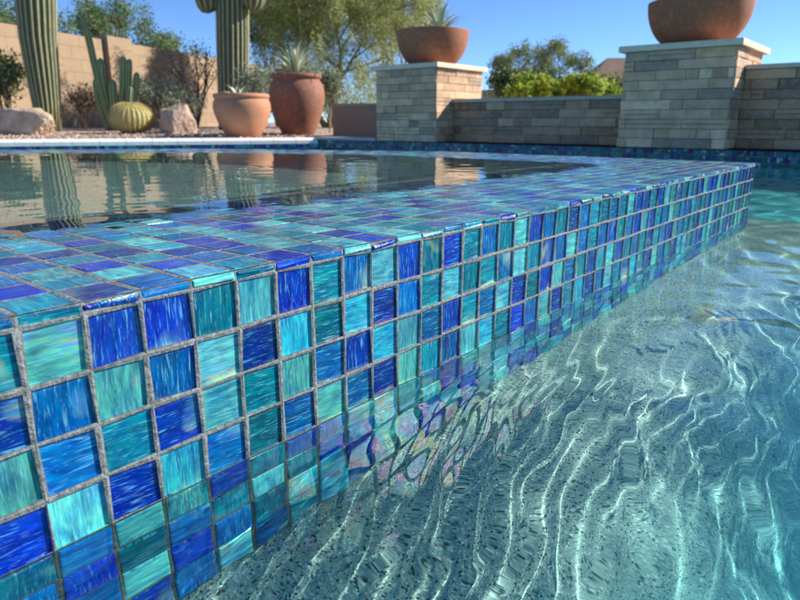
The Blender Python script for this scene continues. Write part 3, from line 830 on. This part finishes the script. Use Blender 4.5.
b.add(vv, fc, cc, smooth=True); b.build('body', CACT, t)
s_ = MB(); r = random.Random(8)
for k in range(26):
    for i in range(24):
        a = .25 + i / 24 * 2.2; t_ = 2 * math.pi * k / 26
        p = np.array([c[0] + RB * 1.05 * math.sin(a) ** .8 * math.cos(t_), c[1] + RB * 1.05 * math.sin(a) ** .8 * math.sin(t_), z0 + HB / 2 * (1 + math.cos(a))])
        for q in range(11):
            d = np.array([math.cos(t_) * math.sin(a), math.sin(t_) * math.sin(a), math.cos(a)]) + np.array([r.gauss(0, .55) for _ in range(3)])
            d /= np.linalg.norm(d); sd = np.cross(d, [0, 0, 1]); sd /= np.linalg.norm(sd) + 1e-6
            L = r.uniform(.5, .95)
            s_.add([p - sd * .07, p + sd * .07, p + d * L], [(0, 1, 2)], (.66, .56, .24))
s_.build('spines', LEAF, t)

# ---------------------------------------------------------------- rocks
def rock(name, c, rad, label, seed, squash=1.0, col=(.40, .31, .23), rot=0, sub=5):
    import bmesh
    bm = bmesh.new(); bmesh.ops.create_icosphere(bm, subdivisions=sub, radius=1)
    off = Vector((seed * 7.3, seed * 3.1, 1))
    ca, sa = math.cos(rot), math.sin(rot)
    r = random.Random(seed)
    planes = [(Vector((r.gauss(0, 1), r.gauss(0, 1), r.gauss(0, .7))).normalized(), r.uniform(.62, .9)) for _ in range(14)]
    for v in bm.verts:
        p = v.co.copy()
        for nrm, d in planes:
            q = p.dot(nrm)
            if q > d: p -= nrm * (q - d) * .92
        p *= 1 + .10 * mnoise.noise(p * 1.7 + off) + .05 * mnoise.noise(p * 5 + off) + .02 * mnoise.noise(p * 13 + off)
        x, y, z = p.x * rad[0], p.y * rad[1], p.z * rad[2]
        v.co = Vector((x * ca - y * sa + c[0], x * sa + y * ca + c[1], z + c[2])) * S
    me = bpy.data.meshes.new(name); bm.to_mesh(me); bm.free(); me.materials.append(ROCK)
    a = me.color_attributes.new('col', 'FLOAT_COLOR', 'CORNER'); a.data.foreach_set('color', np.tile(np.array([*col, 1], dtype=np.float32), len(me.loops)))
    for p in me.polygons: p.use_smooth = False
    o = bpy.data.objects.new(name, me); C.objects.link(o); setp(o, label, 'rock', 'rocks in the cactus bed'); return o
rz = YAW - math.pi / 2
c = bg(22, 200); u = 200 / F_PX; rock('boulder', (c[0], c[1], gz(200) + 3.0), (37 * u, 16 * u, 15 * u), 'long flat topped tan boulder at the left edge of the bed', 3, col=(.58, .44, .30), rot=rz)
c = bg(178, 214); u = 214 / F_PX; rock('boulder', (c[0], c[1], gz(214) + 3.4), (20 * u, 17 * u, 20 * u), 'pointed brown rock between the barrel cactus and the wide pot', 5, col=(.46, .33, .25), rot=rz)

# ---------------------------------------------------------------- shrubs and trees
def leaves(mb, blobs, n, size, cols, seed, aspect=.5, flat=0.0, shellb=.6):
    r = np.random.default_rng(seed)
    wts = np.array([b[1][0] * b[1][1] * b[1][2] for b in blobs]) ** .75; wts /= wts.sum()
    idx = r.choice(len(blobs), n, p=wts)
    cen = np.array([b[0] for b in blobs])[idx]; rad = np.array([b[1] for b in blobs])[idx]
    d = r.normal(size=(n, 3)); d /= np.linalg.norm(d, axis=1)[:, None]
    m = r.random(n) ** shellb
    p = cen + d * rad * m[:, None]
    u = r.normal(size=(n, 3)); u /= np.linalg.norm(u, axis=1)[:, None]
    w = np.cross(u, r.normal(size=(n, 3))); w /= np.linalg.norm(w, axis=1)[:, None]
    s_ = size * r.uniform(.6, 1.3, n)[:, None]
    a = p - u * s_; b = p + w * s_ * aspect; c_ = p + u * s_; e = p - w * s_ * aspect
    V = np.stack([a, b, c_, e], 1).reshape(-1, 3)
    ci = r.integers(0, len(cols), n); k = r.uniform(.75, 1.25, n)
    base = len(mb.v)
    mb.v.extend(map(tuple, V.tolist()))
    mb.f.extend([(base + 4 * i, base + 4 * i + 1, base + 4 * i + 2, base + 4 * i + 3) for i in range(n)])
    mb.c.extend([tuple(x * k[i] for x in cols[ci[i]]) for i in range(n)])
    mb.mi.extend([0] * n); mb.sm.extend([False] * n); mb.uv.extend([(0, 0)] * (4 * n))

def branches(b, base, dirv, L, rad, depth, r, tips, col, spread=.5, k=3, gnarl=.15):
    pts = [Vector(base)]; d = Vector(dirv).normalized(); n = 4
    for i in range(n):
        d = (d + Vector((r.gauss(0, gnarl), r.gauss(0, gnarl), r.gauss(0, gnarl * .5) + .03))).normalized()
        pts.append(pts[-1] + d * L / n)
    b.tube(pts, [rad * (1 - .45 * i / n) for i in range(n + 1)], 7 if depth > 1 else 5, col, cap=False)
    if depth == 0: tips.append(tuple(pts[-1])); tips.append(tuple(pts[-2])); return
    for q in range(k):
        nd = (d + Vector((r.gauss(0, spread), r.gauss(0, spread), r.uniform(-.1, spread * .8)))).normalized()
        branches(b, pts[-1] if q < 2 else pts[-2], nd, L * r.uniform(.6, .85), rad * .55, depth - 1, r, tips, col, spread, k, gnarl)

def tree(name, px, D, hpx, wpx, ybase, label, cat, cols, seed, n=9000, leaf=.8, stemc=(.2, .15, .1), depth=3, blob=.16, trunk=.03, group=None, spread=.55, aspect=.4, droop=0, k=3, low=.1, fill=0):
    c = bg(px, D); z0 = zpx(ybase, D) if ybase is not None else gz(D) - .5
    u = D / F_PX; H = hpx * u; Wd = wpx * u; r = random.Random(seed)
    t = empty(name, (c[0], c[1], z0), label, cat, group)
    b = MB(); tips = []
    for q in range(3):
        a = q * 2.1 + r.uniform(0, 1)
        branches(b, (c[0], c[1], z0), (math.cos(a) * .45, math.sin(a) * .45, 1), H * .36, H * trunk * .55, depth, r, tips, stemc, spread, k)
    T = np.array(tips); lo = T.min(0); hi = T.max(0); mid = np.array([c[0], c[1], 0])
    # fit the tips into the crown's box
    sx = (Wd / 2) / max(1e-6, np.percentile(np.abs(T[:, :2] - mid[:2]), 92)); szz = H * (1 - low) / (hi[2] - z0)
    V = np.array(b.v); V[:, :2] = mid[:2] + (V[:, :2] - mid[:2]) * sx; V[:, 2] = z0 + (V[:, 2] - z0) * szz; b.v = [tuple(x) for x in V.tolist()]
    T[:, :2] = mid[:2] + (T[:, :2] - mid[:2]) * sx; T[:, 2] = z0 + (T[:, 2] - z0) * szz
    b.build('trunk', BARK, t)
    lf = MB(); br = H * blob
    blobs = [((x, y, z - droop * br), (br * r.uniform(.6, 1.3), br * r.uniform(.6, 1.3), br * r.uniform(.5, 1.2) * (1 + droop))) for x, y, z in T.tolist()]
    for q in range(fill):
        a = r.uniform(0, 6.28); e = r.uniform(-.3, 1); ra = Wd * .5 * math.sqrt(r.random()) * (1 - .5 * e * e)
        blobs.append(((c[0] + ra * math.cos(a), c[1] + ra * math.sin(a), z0 + H * (.28 + .6 * e)), (br * r.uniform(.5, 1.1), br * r.uniform(.5, 1.1), br * r.uniform(.6, 1.5))))
    leaves(lf, blobs, n, leaf, cols, seed, aspect)
    lf.build('crown', LEAF, t)
    return t

def shrub(name, px, D, ytop, ybase, wpx, label, cat, cols, seed, n=2500, leaf=.6, stemc=(.25, .18, .12), group='shrubs in the cactus bed', aspect=.45, blob=.2, bare=False):
    u = D / F_PX; c = bg(px, D); z0 = gz(D) - .5; H = zpx(ytop, D) - z0; Wd = wpx * u; r = random.Random(seed)
    t = empty(name, (c[0], c[1], z0), label, cat, group)
    b = MB(); tips = []
    for q in range(9):
        a = q * .7 + r.uniform(0, .5); e = r.uniform(.35, 1.0)
        L = H * .62
        tip0 = len(tips)
        branches(b, (c[0], c[1], z0), (math.cos(a) * e * Wd / H * .8, math.sin(a) * e * Wd / H * .8, 1), L, H * .018, 1, r, tips, stemc, .45, 3)
    T = np.array(tips); s_ = H * (.9 if not bare else .97) / (T[:, 2].max() - z0); sx = Wd / 2 / np.percentile(np.hypot(T[:, 0] - c[0], T[:, 1] - c[1]), 90)
    def fit(A_):
        A_ = np.array(A_); A_[:, 2] = z0 + (A_[:, 2] - z0) * s_; A_[:, 0] = c[0] + (A_[:, 0] - c[0]) * sx; A_[:, 1] = c[1] + (A_[:, 1] - c[1]) * sx; return A_
    b.v = [tuple(x) for x in fit(b.v).tolist()]; T = fit(T)
    b.build('stem', BARK, t)
    lf = MB(); br = H * blob
    blobs = [((x, y, z - .1 * br), (br, br, br)) for x, y, z in T.tolist()]
    if not bare: blobs += [((c[0], c[1], z0 + H * .45), (Wd * .33, Wd * .33, H * .4))]
    leaves(lf, blobs, n, leaf, cols, seed, aspect)
    lf.build('foliage', LEAF, t)

GREEN = [(.10, .17, .05), (.14, .22, .07), (.07, .12, .04), (.19, .26, .09)]
GREY = [(.26, .29, .20), (.34, .37, .25), (.17, .21, .13)]
OLIVE = [(.33, .37, .11), (.42, .43, .15), (.22, .27, .08), (.46, .45, .2)]
YEL = [(.38, .44, .04), (.48, .50, .06), (.26, .36, .04), (.18, .28, .04)]
shrub('green_shrub', 8, 232, 57, 108, 44, 'leafy green shrub at the left edge before the block wall', 'shrub', GREEN + [(.34, .36, .2)], 4, 2600, .85)
shrub('shadow_shrub', 84, 246, 88, 120, 34, 'dark brown shrub added in place of a wall shadow between the left saguaro and the columnar cactus', 'shrub', [(.10, .07, .05), (.15, .10, .07), (.2, .14, .1)], 5, 800, .6, (.12, .08, .06))  # added shrub, its dark colours stand in for a shadow on the wall
shrub('grey_shrub', 163, 262, 81, 119, 56, 'rounded grey green shrub behind the pointed rock', 'shrub', GREY, 6, 3600, .55)
shrub('grey_shrub', 262, 232, 68, 118, 34, 'grey green shrub between the second saguaro and the tall pot', 'shrub', GREY, 7, 2600, .55)
shrub('grey_shrub', 329, 218, 72, 131, 22, 'narrow grey green shrub right of the tall pot', 'shrub', GREY + [(.2, .26, .12)], 8, 2800, .5)
shrub('twiggy_shrub', 196, 300, 52, 119, 60, 'open twiggy desert shrub against the block wall right of the rock', 'shrub', [(.14, .11, .08), (.17, .15, .10), (.2, .18, .12)], 9, 900, .6, (.13, .1, .08), bare=True)  # shrub whose dark twigs also stand in for shadows on the block wall
TG = 'trees beyond the garden walls'
tree('mesquite_tree', 118, 460, 128, 140, 128, 'feathery green tree rising over the block wall at left', 'tree', GREEN + [(.17, .22, .12)], 21, 22000, 1.0, group=TG, blob=.09, fill=50)
tree('mesquite_tree', 18, 470, 122, 66, 128, 'partly hidden green tree behind the block wall at the left edge', 'tree', GREEN, 22, 9000, 1.0, group=TG, blob=.11)
tree('mesquite_tree', 277, 350, 150, 66, 128, 'dark feathery green tree right of the second saguaro', 'tree', [(.13, .17, .07), (.17, .2, .09), (.1, .13, .06)], 23, 26000, .65, group=TG, blob=.08, fill=50)
tree('palo_verde_tree', 392, 345, 142, 66, 128, 'smaller palo verde partly hidden behind the farther pillar', 'tree', OLIVE, 34, 26000, .75, stemc=(.22, .24, .1), group=TG, blob=.09, droop=.3, aspect=.22, low=.02, fill=60)
tree('palo_verde_tree', 328, 300, 158, 138, 131, 'large airy yellow green palo verde rising behind the tall pot', 'tree', OLIVE, 24, 80000, .75, stemc=(.22, .24, .1), group=TG, blob=.07, spread=.6, droop=.5, aspect=.22, low=.02, fill=330)
tree('dark_bush', 502, 225, 58, 44, 128, 'dark green bush right behind the farther pillar', 'bush', [(.09, .14, .05), (.13, .18, .07)], 25, 5200, .75, group=TG, blob=.16)
tree('grey_green_tree', 536, 265, 84, 92, 128, 'tall grey green tree behind the yellow green citrus', 'tree', [(.20, .25, .10), (.28, .32, .14), (.14, .19, .08)], 26, 22000, .55, group=TG, blob=.09, fill=110, aspect=.3)
tree('citrus_bush', 557, 205, 47, 88, 124, 'bright yellow green leafy bush just over the middle stone wall', 'bush', YEL, 27, 5200, .95, group=TG, blob=.17, aspect=.6)
tree('grey_green_tree', 606, 330, 55, 52, 128, 'pale olive bush in front of the house roof', 'bush', [(.2, .22, .1), (.26, .27, .13)], 28, 3600, .8, group=TG, blob=.14)

# house beyond the wall
Dh = 620; uh = Dh / F_PX; hc = bg(628, Dh)
t = empty('house', (hc[0], hc[1], 0), 'distant house with a brown hipped roof left of the near pillar', 'house')
rrh = np.array([math.sin(YAW), -math.cos(YAW)]); fh = np.array([math.cos(YAW), math.sin(YAW)])
def hp(a, b_, z): q = np.array(hc[:2]) + rrh * a * uh + fh * b_ * uh; return (q[0], q[1], z)
zr0, zr1 = zpx(88, Dh), zpx(64, Dh)
b = MB(); e = 48
b.add([hp(-e, -20, zr0), hp(e, -20, zr0), hp(e, 40, zr0), hp(-e, 40, zr0), hp(-22, 10, zr1), hp(22, 10, zr1)], [(0, 1, 5, 4), (1, 2, 5), (2, 3, 4, 5), (3, 0, 4), (3, 2, 1, 0)], (.26, .17, .12)); b.build('roof', ROOF, t)
b = MB(); w = e - 5
vv = [hp(-w, -15, -2), hp(w, -15, -2), hp(w, 35, -2), hp(-w, 35, -2), hp(-w, -15, zr0 - .1), hp(w, -15, zr0 - .1), hp(w, 35, zr0 - .1), hp(-w, 35, zr0 - .1)]
b.add(vv, [(0, 1, 5, 4), (1, 2, 6, 5), (2, 3, 7, 6), (3, 0, 4, 7)], (.42, .3, .2)); b.build('wall', STUCCO, t)
# boundary wall beyond, right of the trees
bw = MB(); a = bg(470, 330); b_ = bg(700, 330); zt = zpx(93, 330)
d = np.array(b_[:2]) - np.array(a[:2]); d /= np.linalg.norm(d); nn = np.array([d[1], -d[0]])
q = [np.array(a[:2]), np.array(b_[:2]), np.array(b_[:2]) - nn * 4, np.array(a[:2]) - nn * 4]
bw.add([(*p, -2) for p in q] + [(*p, zt) for p in q], [(0, 1, 5, 4), (1, 2, 6, 5), (2, 3, 7, 6), (3, 0, 4, 7), (4, 5, 6, 7)], (.42, .33, .24))
setp(bw.build('boundary_wall', STUCCO), 'tan boundary wall below the distant house roof', 'wall')
